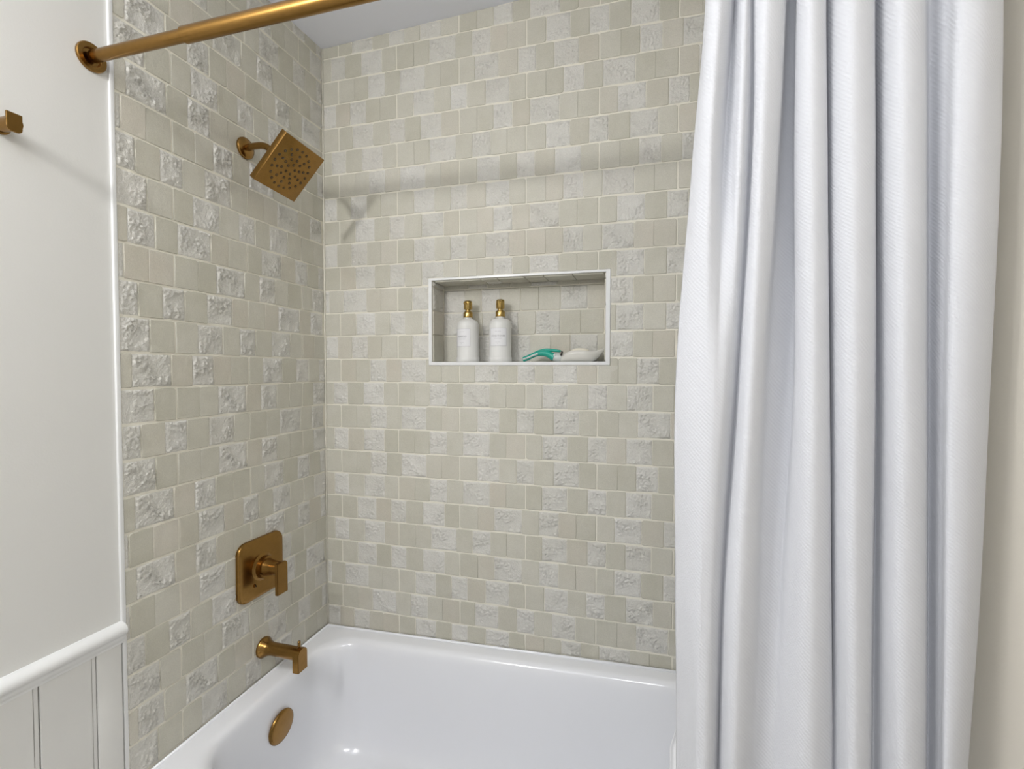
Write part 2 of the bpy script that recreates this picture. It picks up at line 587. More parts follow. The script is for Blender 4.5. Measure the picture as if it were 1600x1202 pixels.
cands = []
for k, seq in LEFT.items():
    # coordinate s runs from the room edge (0) to the corner
    if k % 2: j0 = TILE_EDGE - (LC0 + STRIP) - STRIP
    else: j0 = TILE_EDGE - (LC0 + HALF) - STRIP
    for l, r, kind in course(0.0, TILE_EDGE - 0.0015, j0, seq):
        ym = (l + r) / 2 - TILE_EDGE
        t = min(Z0 - k * PITCH - JOINT / 2, ceil_z(0, ym) - 0.0005)
        b = max(Z0 - (k + 1) * PITCH + JOINT / 2, rim_z(0, ym) + 0.001)
        if t - b < 0.006: continue
        cands.append((l, r, b, t, kind))
cands.sort(key=lambda c: (c[1] - c[0]) * (c[3] - c[2]) * (1.2 if c[2] > 0.45 else 1), reverse=True)
rest = []
for i, (l, r, b, t, kind) in enumerate(cands):
    me = tile_me(r - l, t - b, kind)
    pos = Vector((0.0, (l + r) / 2 - TILE_EDGE, (b + t) / 2))
    if i < 300: place_tile(me, RL, pos, wall_left)
    else: rest.append((me, RL, pos))
if rest: join_stuff('tiling', rest, wall_left)

# end wall of the tub behind the curtain
rest = []
for k, seq in LEFT.items():
    j0 = (LC0 + HALF * (k % 2)) - STRIP
    for l, r, kind in course(0.003, 0.60, j0, ('1', '2', '1r')):
        t = Z0 - k * PITCH - JOINT / 2
        if k == 0: t = min(t, ceil_z(RIGHT, -0.3) - 0.005)
        b = max(Z0 - (k + 1) * PITCH + JOINT / 2, rim_z(RIGHT, 0) + 0.002)
        if t - b > 0.01: rest.append((tile_me(r - l, t - b, kind, 2), RR, Vector((RIGHT, -(l + r) / 2, (b + t) / 2))))
join_stuff('tiling', rest, wall_right)

# grout bead in the corner
tag(link('trim_1', tube_mesh('trim_1', [(0.0015, -0.0015, 0.42), (0.0015, -0.0015, 2.45)], 0.0028, M_GROUT, 8)), kind='structure')

# ---------------------------------------------------------------- niche lining (part of the back wall) and its frame
bm = bmesh.new()
def quad(bm, a, b, c, d):
    v = [bm.verts.new(p) for p in (a, b, c, d)]; bm.faces.new(v)
e = 0.0004
x0, x1, z0, z1, d = NX0 + e, NX1 - e, NZ0 + e, NZ1 - e, ND + 0.0020
quad(bm, (x0, 0.001, z0), (x0, d, z0), (x0, d, z1), (x0, 0.001, z1))
quad(bm, (x1, 0.001, z1), (x1, d, z1), (x1, d, z0), (x1, 0.001, z0))
quad(bm, (x0, 0.001, z1), (x0, d, z1), (x1, d, z1), (x1, 0.001, z1))
quad(bm, (x0, d, z0), (x1, d, z0), (x1, d, z1), (x0, d, z1))
me = bpy.data.meshes.new('niche'); bm.to_mesh(me); bm.free(); me.materials.append(M_GROUT)
niche = link('niche', me, wall_back)
niche['label'] = 'recessed tiled shelf niche'
sill = box('sill', NX0 + 0.001, NX1 - 0.001, 0.0042, ND - 0.001, NZ0 - 0.006, NZ0, M_TRIM, niche)
NROW = [(1.3725 - 0.008, 1.4515), (1.4550, 1.5310), (1.5345, 1.6105), (1.6140, 1.6290)]
seqs = [(('P', .075), ('T', .10), ('P', .06), ('T', .075), ('P', .068), ('P', .065), ('T', .088), ('P', .068), ('T', .07)),
        (('T', .075), ('P', .066), ('T', .058), ('T', .068), ('P', .06), ('T', .082), ('P', .066), ('P', .075), ('P', .02)),
        (('T', .078), ('P', .060), ('T', .066), ('P', .072), ('P', .062), ('P', .072), ('T', .088), ('P', .074), ('T', .06)),
        (('P', .09), ('T', .07), ('P', .08), ('P', .07), ('T', .09), ('P', .07), ('P', .10))]
for (b, t), sq in zip(NROW, seqs):
    x = NX0 + 0.003
    for kind, w in sq:
        r = min(x + w, NX1 - 0.003)
        if r - x > 0.01:
            place_tile(tile_me(r - x - 0.0007 - (0.002 if kind == 'P' and w > .07 else 0), t - b, kind), RB, Vector(((x + r) / 2, ND, (b + t) / 2)), niche)
        x = r
for (b, t), sq in zip(NROW, seqs):
    for side in (0, 1):
        kind = 'T' if (b > 1.5) == (side == 0) else 'P'
        ln = 0.082
        pos = Vector((NX0 + 0.0035 if side == 0 else NX1 - 0.0035, 0.0455, (b + t) / 2))
        place_tile(tile_me(ln, t - b, 'P' if side else kind), RL if side == 0 else RR, pos, niche)
x = NX0 + 0.006
for kind, w in (('P', .088), ('P', .075), ('T', .055), ('P', .09), ('P', .062), ('P', .09), ('P', .10)):
    r = min(x + w, NX1 - 0.006)
    if r - x > 0.012:
        place_tile(tile_me(r - x - 0.001, 0.038, kind), RT, Vector(((x + r) / 2, 0.0665, NZ1 - 0.0045)), niche)
        place_tile(tile_me(r - x - 0.001, 0.040, 'P'), RT, Vector(((x + r) / 2, 0.0240, NZ1 - 0.0045)), niche)
    x = r

def prism(name, poly_front, y0, y1, mat, parent):
    n = len(poly_front)
    vs = [(x, y0, z) for x, z in poly_front] + [(x, y1, z) for x, z in poly_front]
    fs = [tuple(range(n)), tuple(range(2 * n - 1, n - 1, -1))] + [(k, k + n, (k + 1) % n + n, (k + 1) % n) for k in range(n)]
    bm = bmesh.new()
    me = mesh_py(name, vs, fs, None); bm.from_mesh(me)
    bmesh.ops.bevel(bm, geom=bm.edges[:], offset=0.0008, segments=1, affect='EDGES')
    return link(name, from_bm(name, bm, mat), parent)
trim2 = tag(empty('trim_2', (0, 0, 0)), label='white mitred frame around the shelf niche', kind='structure')
i0, i1, j0, j1 = NX0, NX1, NZ0, NZ1
prism('frame_side', [(FX0, FZ0), (i0, j0), (i0, j1), (FX0, FZ1)], -0.003, 0.004, M_TRIM, trim2)
prism('frame_side', [(FX1, FZ0), (FX1, FZ1), (i1, j1), (i1, j0)], -0.003, 0.004, M_TRIM, trim2)
prism('frame_side', [(FX0, FZ1), (i0, j1), (i1, j1), (FX1, FZ1)], -0.003, 0.004, M_TRIM, trim2)
prism('frame_side', [(FX0, FZ0), (FX1, FZ0), (i1, j0), (i0, j0)], -0.003, 0.004, M_TRIM, trim2)

# white edge strip where the tile ends
tag(box('trim_3', -0.010, 0.0018, -0.7010, -TILE_EDGE, 0, 2.42, M_TRIM, None, 0.0004), kind='structure')

# chair rail: moulded profile swept along the painted wall
prof = [(-0.008, 0.786), (0.002, 0.786), (0.010, 0.783), (0.016, 0.777), (0.019, 0.769), (0.018, 0.761), (0.014, 0.755),
        (0.011, 0.752), (0.010, 0.747), (0.0085, 0.741), (0.0055, 0.737), (0.0045, 0.734), (0.0045, 0.730), (-0.008, 0.730)]
prof = [(x, 0.786 - (0.786 - z) * 0.82) for x, z in prof]
vs, fs = [], []
n = len(prof)
for y in (-0.7010, FRONT):
    vs += [(x, y, z) for x, z in prof]
fs = [tuple(range(n)), tuple(range(2 * n - 1, n - 1, -1))] + [(k, k + n, (k + 1) % n + n, (k + 1) % n) for k in range(n)]
rail = link('trim_4', mesh_py('trim_4', vs, fs, M_TRIM)); auto_smooth(rail, 50)
tag(rail, kind='structure', label='white moulded chair rail')
# beaded boarding below the rail
wains = tag(empty('trim_5', (0, 0, 0)), kind='structure', label='white beaded wall boarding under the chair rail')
ys = -0.7045
bm = bmesh.new(); bm_box(bm, -0.0015, 0.0030, -0.0440, 0.0440, 0.0, 0.744, 0.0012, 2)
board_me = from_bm('plank', bm, M_WAINS)
bm = bmesh.new(); bm_box(bm, -0.002, 0.0020, -0.0038, 0.0038, 0.0, 0.744, 0.0012, 2)
bead_me = from_bm('bead', bm, M_WAINS)
# first board is cut narrower beside the tile edge
b0 = box('plank', -0.0075, 0.0030, -0.7530, ys, 0.0, 0.744, M_WAINS, wains, 0.0012)
y = -0.7530
for i in range(19):
    o = link('bead', bead_me, wains, (-0.0010, y - 0.0054, 0))
    yc = y - 0.0108 - 0.0440
    if yc - 0.05 < FRONT: break
    o = link('plank', board_me, wains, (0.0, yc, 0))
    y = yc - 0.0440

# ---------------------------------------------------------------- bathtub
def rrect(x0, x1, y0, y1, r, n=10):
    pts = []
    for cx, cy, a0 in ((x1 - r, y1 - r, 0), (x0 + r, y1 - r, 90), (x0 + r, y0 + r, 180), (x1 - r, y0 + r, 270)):
        for k in range(n + 1):
            a = math.radians(a0 + 90 * k / n)
            pts.append((cx + r * cos(a), cy + r * sin(a)))
    return pts
tub = tag(empty('bathtub', (0.78, -0.35, 0)), 'glossy white built-in bathtub in the tiled alcove', 'bathtub')
TL = Vector((0.78, -0.35, 0))
X1 = RIGHT - 0.007
rings = [  # x0,x1,y0,y1,r, z offset from the rim plane
 (0.002, X1, -0.7040, -0.002, 0.004, -0.425), (0.002, X1, -0.7040, -0.002, 0.004, -0.012), (0.004, X1 - .002, -0.7010, -0.004, 0.006, -0.003),
 (0.008, X1 - .006, -0.6950, -0.008, 0.010, 0.0), (0.052, 1.465, -0.628, -0.046, 0.085, -0.001),
 (0.060, 1.455, -0.622, -0.054, 0.095, -0.003), (0.067, 1.445, -0.616, -0.062, 0.105, -0.008), (0.072, 1.435, -0.611, -0.068, 0.11, -0.017),
 (0.075, 1.42, -0.607, -0.073, 0.115, -0.035), (0.080, 1.36, -0.598, -0.082, 0.12, -0.12), (0.086, 1.30, -0.588, -0.092, 0.125, -0.20),
 (0.094, 1.25, -0.578, -0.102, 0.13, -0.27), (0.104, 1.21, -0.566, -0.114, 0.13, -0.305), (0.122, 1.18, -0.548, -0.132, 0.13, -0.332),
 (0.150, 1.15, -0.520, -0.160, 0.12, -0.347), (0.20, 1.10, -0.47, -0.21, 0.10, -0.353), (0.30, 1.0, -0.38, -0.30, 0.03, -0.356)]
vs, fs = [], []
for i, (a, b, c, d, r, dz) in enumerate(rings):
    for (x, y) in rrect(a, b, c, d, r):
        z = rim_z(x, y) + dz if i > 0 else 0.0
        vs.append(Vector((x, y, z)) - TL)
m = len(rrect(0, 1, 0, 1, .1))
for i in range(len(rings) - 1):
    for k in range(m):
        k2 = (k + 1) % m
        fs.append((i * m + k, i * m + k2, (i + 1) * m + k2, (i + 1) * m + k))
fs.append(tuple(range((len(rings) - 1) * m, len(rings) * m)))
body = link('tub_shell', mesh_py('tub_shell', vs, fs, M_TUB, True), tub)
sb = body.modifiers.new('sub', 'SUBSURF'); sb.levels = 1; sb.render_levels = 2
# caulk bead along the tiled walls
cpts = [(0.0062, -0.690), (0.0062, -0.35), (0.0062, -0.0062), (0.78, -0.0062), (1.524, -0.0062)]
link('caulk_line', tube_mesh('caulk_line', [Vector((x, y, rim_z(x, y) - 0.0005)) - TL for x, y in cpts], 0.0046, M_TUB, 10), tub)
# overflow plate
ov = lathe('overflow_plate', [(0.0, 0.0), (0.043, 0.0), (0.0465, 0.002), (0.0475, 0.005), (0.0465, 0.009), (0.043, 0.0115), (0.038, 0.0125), (0.0, 0.013)],
           M_BRASS, tub, axis='x', n=64, origin=(0, 0, 0), deg=50)
ov.location = Vector((0.0775, -0.326, 0.2965)) - TL
ov.rotation_euler = (0, math.radians(4.5), 0)
ov['label'] = 'round bronze-gold overflow plate'
# drain, on the basin floor
dr = lathe('drain', [(0.0, 0.0), (0.035, 0.0), (0.036, 0.003), (0.030, 0.0045), (0.0, 0.0055)], M_BRASS, tub, n=40, deg=50)
dr.location = Vector((0.26, -0.34, rim_z(.26, -.34) - 0.3560)) - TL

# ---------------------------------------------------------------- curtain rod
rod = tag(empty('curtain_rod', (0, -0.7335, 1.9755)), 'brushed bronze-gold shower curtain rod with round wall flange', 'curtain rod')
def xtube(name, x0, x1, r, mat, parent, n=40):
    return lathe(name, [(r, x0), (r, x1)], mat, parent, axis='x', n=n)
def pipe(name, prof, mat, parent):
    return lathe(name, prof, mat, parent, axis='x', n=48)
pipe('thin_section', [(0.0, 0.004), (0.0115, 0.004), (0.0118, 0.006), (0.0118, 0.262), (0.0, 0.262)], M_BRASS, rod)
pipe('thick_section', [(0.0119, 0.2430), (0.0141, 0.2430), (0.0146, 0.2437), (0.0146, RIGHT - 0.006), (0.0, RIGHT - 0.006)], M_BRASS, rod)
pipe('flange', [(0.0, -0.008), (0.0275, -0.008), (0.0282, -0.006), (0.0282, 0.0005), (0.0270, 0.0020), (0.0185, 0.0020), (0.0175, 0.0012), (0.0160, -0.0030), (0.0, -0.0030)], M_BRASS, rod)
pipe('flange', [(0.0, RIGHT), (0.0275, RIGHT), (0.0282, RIGHT - .002), (0.0282, RIGHT - .009), (0.027, RIGHT - .010), (0.0, RIGHT - .010)], M_BRASS, rod)

# ---------------------------------------------------------------- shower head
SY = -0.345
sh = tag(empty('wall_shower', (0, SY, 1.9606)), 'square bronze-gold shower head on a curved arm from the tiled wall', 'shower head')
lathe('flange', [(0.0, 0.0), (0.0285, 0.0), (0.0295, 0.002), (0.0292, 0.006), (0.0270, 0.0088), (0.0160, 0.0105), (0.0125, 0.0115), (0.0, 0.0115)], M_BRASS, sh, axis='x', deg=50)
hc = Vector((0.1541, 0.0, 1.8855 - 1.9606))           # centre of the face, relative to the flange
hn = Vector((0.7445, -0.0534, -0.6654)).normalized()
hx = Vector((0.0121, 0.9977, -0.0666)).normalized()
hy = hn.cross(hx).normalized()
hb = hc - hn * 0.0185
arm_end = hb - hn * 0.028
arm = catmull([(0.004, 0, 0.0), (0.035, 0, 0.002), (0.062, 0, 0.0), (0.083, 0.0006, -0.010), tuple(arm_end + hn * -0.004), tuple(arm_end + hn * 0.008)], 8)
link('arm', tube_mesh('arm', arm, 0.0092, M_BRASS, 24), sh)
HM = Matrix(((hx.x, hy.x, hn.x, hc.x), (hx.y, hy.y, hn.y, hc.y), (hx.z, hy.z, hn.z, hc.z), (0, 0, 0, 1)))
ball = lathe('ball_joint', [(0.0, -0.030), (0.011, -0.030), (0.0145, -0.026), (0.0165, -0.020), (0.0165, -0.006), (0.022, 0.0), (0.0, 0.0)], M_BRASS, sh, n=32)
ball.matrix_local = HM @ Matrix.Translation((0, 0, -0.0185))
bm = bmesh.new(); bm_box(bm, -0.0746, 0.0746, -0.0746, 0.0746, -0.0185, 0.0, 0.0012, 2)
hp = auto_smooth(link('spray_plate', from_bm('spray_plate', bm, M_BRASS), sh), 40)
hp.matrix_local = HM
# nozzles: dark rubber rings with a pin, in five rings
noz = lathe_mesh('nozzle', [(0.0, -0.0005), (0.0038, -0.0005), (0.0038, 0.0004), (0.0013, 0.0006), (0.0012, 0.0016), (0.0, 0.0018)], M_DARK, n=14)
noz.materials.append(M_BRASS)
for p_ in noz.polygons:
    if p_.center.z > 0.0009: p_.material_index = 1
spots = []
for n_, rr_, ph_ in ((20, 0.0570, 0), (10, 0.0420, 16), (10, 0.0285, 14), (5, 0.0140, 14)):
    for k in range(n_): spots.append((rr_, 360 / n_ * k + ph_))
for rr, a in spots:
    a = math.radians(a)
    link('nozzle', noz, hp, (rr * cos(a), rr * sin(a), 0))

# ---------------------------------------------------------------- valve
VY, VZ = -0.3125, 0.7555
va = tag(empty('shower_valve', (0, VY, VZ)), 'bronze-gold shower valve with rounded square plate and lever handle', 'valve')
def rr_plate(name, hw, hh, r, prof, mat, parent):
    """rounded rectangle lofted along x; prof: (inset, x)"""
    vs, fs = [], []
    for ins, x in prof:
        for (a, b) in rrect(-hw + ins, hw - ins, -hh + ins, hh - ins, max(r - ins, 0.002), 8):
            vs.append((x, a, b))
    m = len(rrect(-1, 1, -1, 1, .1, 8))
    for i in range(len(prof) - 1):
        for k in range(m):
            k2 = (k + 1) % m
            fs.append((i * m + k, i * m + k2, (i + 1) * m + k2, (i + 1) * m + k))
    fs.append(tuple(range(m - 1, -1, -1))); fs.append(tuple(range((len(prof) - 1) * m, len(prof) * m)))
    return auto_smooth(link(name, mesh_py(name, vs, fs, mat, True), parent), 35)
rr_plate('escutcheon', 0.0860, 0.0870, 0.030, [(0, 0.0), (0, 0.006), (0.0007, 0.0085), (0.0025, 0.0105), (0.005, 0.0115), (0.012, 0.0125)], M_BRASS, va)
lathe('collar', [(0.0, 0.010), (0.040, 0.010), (0.040, 0.0125), (0.036, 0.0145), (0.0325, 0.017), (0.0320, 0.030), (0.0, 0.030)], M_BRASS, va, axis='x', deg=50)
hub = lathe('handle', [(0.0, 0.028), (0.026, 0.028), (0.0225, 0.040), (0.0205, 0.055), (0.0200, 0.078), (0.0, 0.078)], M_BRASS, va, axis='x', deg=50)
# lever blade: drops from the end of the hub, rounded on one upper corner
poly = [(-0.0205, 0.020), (-0.0205, -0.072), (0.0205, -0.072), (0.0205, 0.008)]
for k in range(1, 7):
    a = math.radians(15 * k)
    poly.append((0.0205 - 0.013 + 0.013 * cos(a), 0.008 + 0.013 * sin(a)))
n = len(poly)
vs = [(0.0730, y, z) for y, z in poly] + [(0.0830, y, z) for y, z in poly]
fs = [tuple(range(n)), tuple(range(2 * n - 1, n - 1, -1))] + [(k, k + n, (k + 1) % n + n, (k + 1) % n) for k in range(n)]
me = mesh_py('lever', vs, fs, None)
bm = bmesh.new(); bm.from_mesh(me); bmesh.ops.bevel(bm, geom=bm.edges[:], offset=0.0009, segments=2, affect='EDGES')
auto_smooth(link('lever', from_bm('lever', bm, M_BRASS), hub), 40)
sc = lathe('screw', [(0.0, 0.0), (0.0048, 0.0), (0.0048, 0.003), (0.0030, 0.0035), (0.0025, 0.0015), (0.0, 0.0015)], M_BRASS, va, axis='x', n=20)
sc.location = (0.0125, -0.030, -0.046)
sd = lathe('screw_socket', [(0.0, 0.0), (0.0025, 0.0), (0.0, 0.0003)], M_DARK, sc, axis='x', n=12)
sd.location = (0.0018, 0, 0)

# ---------------------------------------------------------------- tub spout
PY, PZ = -0.3015, 0.5045
spt = tag(empty('tub_spout', (0, PY, PZ)), 'bronze-gold tub spout with flared base and squared-off end', 'faucet')
prof = [(0.0, 0.0), (0.0300, 0.0), (0.0305, 0.004)]
for k in range(10):
    t = k / 9
    prof.append((0.0305 - 0.0120 * (1 - (1 - t) ** 2.2), 0.005 + 0.034 * t))
prof += [(0.0187, 0.060), (0.0190, 0.100), (0.0192, 0.125), (0.0, 0.125)]
bd = lathe('spout_body', prof, M_BRASS, spt, axis='x', n=48, deg=40)
poly = [(-0.0195, -0.0480), (0.0195, -0.0480), (0.0195, 0.005)]
for k in range(1, 12):
    a = math.radians(15 + 150 * k / 12)
    poly.append((0.0195 * cos(a) / cos(math.radians(15)), 0.0195 * sin(a)))
poly.append((-0.0195, 0.005))
n = len(poly)
vs = [(0.1190, y, z) for y, z in poly] + [(0.1400, y, z) for y, z in poly]
fs = [tuple(range(n)), tuple(range(2 * n - 1, n - 1, -1))] + [(k, k + n, (k + 1) % n + n, (k + 1) % n) for k in range(n)]
me = mesh_py('spout_end', vs, fs, None)
bm = bmesh.new(); bm.from_mesh(me); bmesh.ops.bevel(bm, geom=bm.edges[:], offset=0.0010, segments=2, affect='EDGES')
auto_smooth(link('spout_end', from_bm('spout_end', bm, M_BRASS), spt), 40)
dv = lathe('diverter_knob', [(0.0, 0.014), (0.0050, 0.014), (0.0050, 0.0195), (0.0022, 0.0205), (0.0022, 0.0220), (0.0044, 0.0228), (0.0044, 0.0370), (0.0036, 0.0380), (0.0, 0.0380)], M_BRASS, spt, n=20)
dv.location = (0.1275, 0, 0)

# ---------------------------------------------------------------- wall hook
hk = tag(empty('towel_hook', (-0.004, -0.8835, 1.766)), 'small bronze-gold robe hook on the white wall', 'hook')
lathe('base', [(0.0, 0.0), (0.0150, 0.0), (0.0150, 0.004), (0.0135, 0.005), (0.0, 0.005)], M_BRASS, hk, axis='x', n=32)
lathe('post', [(0.0, 0.003), (0.0120, 0.003), (0.0125, 0.040), (0.0, 0.040)], M_BRASS, hk, axis='x', n=32)
poly = [(-0.0115, 0.0165)]
for cx, cz, r, a0 in ((-0.0035, -0.0085, 0.008, 180), (0.0035, -0.0085, 0.008, 270)):
    for k in range(7):
        a = math.radians(a0 + 15 * k); poly.append((cx + r * cos(a), cz + r * sin(a)))
poly.append((0.0115, 0.0165))
n = len(poly)
vs = [(0.0370, y, z) for y, z in poly] + [(0.0405, y, z) for y, z in poly]
fs = [tuple(range(n)), tuple(range(2 * n - 1, n - 1, -1))] + [(k, k + n, (k + 1) % n + n, (k + 1) % n) for k in range(n)]
me = mesh_py('hook_plate', vs, fs, None)
bm = bmesh.new(); bm.from_mesh(me); bmesh.ops.bevel(bm, geom=bm.edges[:], offset=0.0007, segments=1, affect='EDGES')
auto_smooth(link('hook_plate', from_bm('hook_plate', bm, M_BRASS), hk), 40)

# ---------------------------------------------------------------- shower curtain and liner
ZL = [1.86, 1.63, 1.32, 1.05, 0.78]
CURT=[
 ((1.1752,0.010),(1.1589,0.000),(1.1402,-0.005),(1.1425,0.000),(1.1484,0.012)),
 ((1.1772,-0.018),(1.1657,-0.022),(1.1549,-0.024),(1.1581,-0.022),(1.1620,-0.012)),
 ((1.1892,-0.028),(1.1777,-0.032),(1.1724,-0.036),(1.1710,-0.034),(1.1714,-0.030)),
 ((1.2030,-0.010),(1.1898,-0.016),(1.1833,-0.038),(1.1775,-0.034),(1.1776,-0.034)),
 ((1.2112,0.006),(1.1986,-0.002),(1.1906,-0.036),(1.1824,-0.033),(1.1825,-0.034)),
 ((1.2139,-0.005),(1.2083,-0.012),(1.1998,-0.032),(1.1884,-0.030),(1.1878,-0.030)),
 ((1.2191,-0.026),(1.2149,-0.030),(1.2094,-0.020),(1.1961,-0.020),(1.1940,-0.020)),
 ((1.2300,-0.010),(1.2320,-0.008),(1.2197,-0.006),(1.2062,-0.006),(1.2024,-0.005)),
 ((1.2335,-0.026),(1.2332,-0.028),(1.2224,-0.022),(1.2093,-0.022),(1.2059,-0.020)),
 ((1.2441,-0.036),(1.2409,-0.036),(1.2300,-0.036),(1.2204,-0.036),(1.2166,-0.034)),
 ((1.2644,-0.022),(1.2594,-0.020),(1.2446,-0.024),(1.2389,-0.024),(1.2338,-0.022)),
 ((1.2760,0.010),(1.2715,0.012),(1.2608,0.008),(1.2544,0.003),(1.2493,-0.002)),
 ((1.2901,0.018),(1.2921,0.018),(1.2924,0.012),(1.2774,0.004),(1.2708,-0.002)),
 ((1.2834,-0.012),(1.2835,-0.014),(1.2892,-0.014),(1.2848,-0.012),(1.2815,-0.012)),
 ((1.2911,-0.034),(1.2944,-0.034),(1.3006,-0.036),(1.3030,-0.034),(1.3062,-0.034)),
 ((1.3080,-0.024),(1.3146,-0.022),(1.3220,-0.022),(1.3292,-0.020),(1.3349,-0.018)),
 ((1.3190,0.002),(1.3241,0.002),(1.3322,0.000),(1.3383,-0.002),(1.3443,-0.004)),
 ((1.3228,-0.018),(1.3264,-0.020),(1.3343,-0.020),(1.3417,-0.020),(1.3491,-0.018)),
 ((1.3347,-0.038),(1.3393,-0.038),(1.3461,-0.038),(1.3515,-0.036),(1.3568,-0.034)),
 ((1.3598,-0.024),(1.3653,-0.024),(1.3719,-0.022),(1.3737,-0.022),(1.3761,-0.022)),
 ((1.3748,0.006),(1.3796,0.006),(1.3868,0.006),(1.3901,0.006),(1.3934,0.006)),
 ((1.3779,-0.018),(1.3810,-0.020),(1.3893,-0.020),(1.3943,-0.020),(1.4001,-0.018)),
 ((1.3863,-0.038),(1.3913,-0.038),(1.3981,-0.038),(1.4043,-0.036),(1.4102,-0.036)),
 ((1.4105,-0.026),(1.4165,-0.026),(1.4246,-0.024),(1.4307,-0.024),(1.4364,-0.022)),
 ((1.4316,0.006),(1.4361,0.006),(1.4432,0.006),(1.4486,0.006),(1.4533,0.006)),
 ((1.4437,-0.012),(1.4448,-0.014),(1.4484,-0.016),(1.4532,-0.016),(1.4580,-0.016)),
 ((1.4460,-0.034),(1.4441,-0.036),(1.4463,-0.036),(1.4505,-0.034),(1.4525,-0.034)),
 ((1.4652,-0.036),(1.4656,-0.036),(1.4665,-0.034),(1.4672,-0.032),(1.4649,-0.030)),
 ((1.4872,-0.018),(1.4916,-0.018),(1.4904,-0.016),(1.4878,-0.014),(1.4820,-0.012)),
 ((1.5059,0.006),(1.5096,0.006),(1.5064,0.006),(1.5026,0.006),(1.4954,0.008)),
 ((1.5156,0.030),(1.5193,0.030),(1.5157,0.030),(1.5119,0.030),(1.5042,0.030)),
]
YC = -0.748
def at_level(z):
    """interpolate the fold points at height z (smooth through the measured levels)"""
    if z >= ZL[0]: i, t = 0, max(-1.0, (ZL[0] - z) / (ZL[0] - ZL[1]))
    elif z <= ZL[4]: i, t = 3, 1 + min(0.6, (ZL[4] - z) / (ZL[3] - ZL[4]) * -1 * -1)
    else:
        i = max(j for j in range(4) if z <= ZL[j]); t = (ZL[i] - z) / (ZL[i] - ZL[i + 1])
    out = []
    for row in CURT:
        if z >= ZL[0] or z <= ZL[4]:
            a, b = row[i], row[i + 1]
            tt = t
            out.append((a[0] + (b[0] - a[0]) * tt * (0.6 if z >= ZL[0] else 1), a[1] + (b[1] - a[1]) * tt * (0.3 if z >= ZL[0] else 1)))
        else:
            p0, p1, p2, p3 = row[max(i - 1, 0)], row[i], row[i + 1], row[min(i + 2, 4)]
            out.append(tuple(0.5 * ((2 * b) + (-a + c) * t + (2 * a - 5 * b + 4 * c - d) * t * t + (-a + 3 * b - 3 * c + d) * t ** 3)
                             for a, b, c, d in zip(p0, p1, p2, p3)))
    return out
ztop, zbot, nz = 1.9592, 0.16, 120
SUBN = 6
vs, uvs, fs = [], [], []
for j in range(nz + 1):
    z = ztop + (zbot - ztop) * j / nz
    line = catmull(at_level(z), SUBN)
    s = 0.0
    for i, (x, e) in enumerate(line):
        if i: s += math.hypot(x - line[i - 1][0], e - line[i - 1][1])
        w = noise.noise(Vector((x * 16, z * 3.2, 1.7))) * 0.0028 + noise.noise(Vector((x * 40, z * 9, 4.7))) * 0.0009
        ee = min(e, 0.026)
        vs.append((x + w * 0.4, YC + ee + w, z)); uvs.append((s, z))
m = len(line)
for j in range(nz):
    for i in range(m - 1):
        fs.append((j * m + i, (j + 1) * m + i, (j + 1) * m + i + 1, j * m + i + 1))
me = mesh_py('shower_curtain', vs, fs, M_FAB, True)
uvl = me.uv_layers.new(name='UVMap')
for lp in me.loops: uvl.data[lp.index].uv = uvs[lp.vertex_index]
cur = link('shower_curtain', me)
tag(cur, 'white woven shower curtain hanging in folds outside the tub', 'curtain')
so = cur.modifiers.new('thick', 'SOLIDIFY'); so.thickness = 0.0012; so.offset = 1

# liner inside the tub
vs, fs = [], []
nz2, nx2 = 50, 60
for j in range(nz2 + 1):
    z = 1.955 + (0.425 - 1.955) * j / nz2
    t = (1.955 - z) / 1.7
    x0 = 1.225 - 0.040 * min(1, t * 1.6) - 0.045 * min(1.0, max(0.0, (0.915 - z) / 0.145)) ** 1.2
    yb = -0.7165 + (0.0 if z > 0.62 else 0.136 * min(1.0, ((0.62 - z) / 0.14)))
    if z > 0.62: yb = -0.7165
    for i in range(nx2 + 1):
        u = i / nx2
        x = x0 + (1.30 - x0) * u
        vs.append((x, yb + 0.0032 * sin(u * 46 + 0.7 * sin(z * 3)), z))
for j in range(nz2):
    for i in range(nx2):
        fs.append((j * (nx2 + 1) + i, (j + 1) * (nx2 + 1) + i, (j + 1) * (nx2 + 1) + i + 1, j * (nx2 + 1) + i + 1))
ln = tag(link('shower_liner', mesh_py('shower_liner', vs, fs, M_LINER, True)), 'smooth white liner edge showing behind the bottom of the curtain', 'liner')
so = ln.modifiers.new('thick', 'SOLIDIFY'); so.thickness = 0.0006

# ---------------------------------------------------------------- bottles in the niche
def text_flat(body, size):
    cu = bpy.data.curves.new('t', 'FONT')
    cu.body = body; cu.size = size; cu.align_x = 'CENTER'; cu.align_y = 'CENTER'; cu.resolution_u = 2
    cu.space_character = 1.15
    o = bpy.data.objects.new('t', cu); COL.objects.link(o)
    dg = bpy.context.evaluated_depsgraph_get()
    me = bpy.data.meshes.new_from_object(o.evaluated_get(dg))
    vs = [tuple(v.co) for v in me.vertices]; fs = [tuple(p.vertices) for p in me.polygons]
    bpy.data.objects.remove(o); bpy.data.curves.remove(cu)
    return vs, fs
def wrap(name, vs, fs, r, ang, zc, mat, parent):
    """bend a flat drawing (x right, y up) around a bottle of radius r, centred on direction ang"""
    out = []
    for v in vs:
        a = ang + v[0] / r
        out.append((r * sin(a), -r * cos(a), zc + v[1]))
    return link(name, mesh_py(name, out, fs, mat), parent)
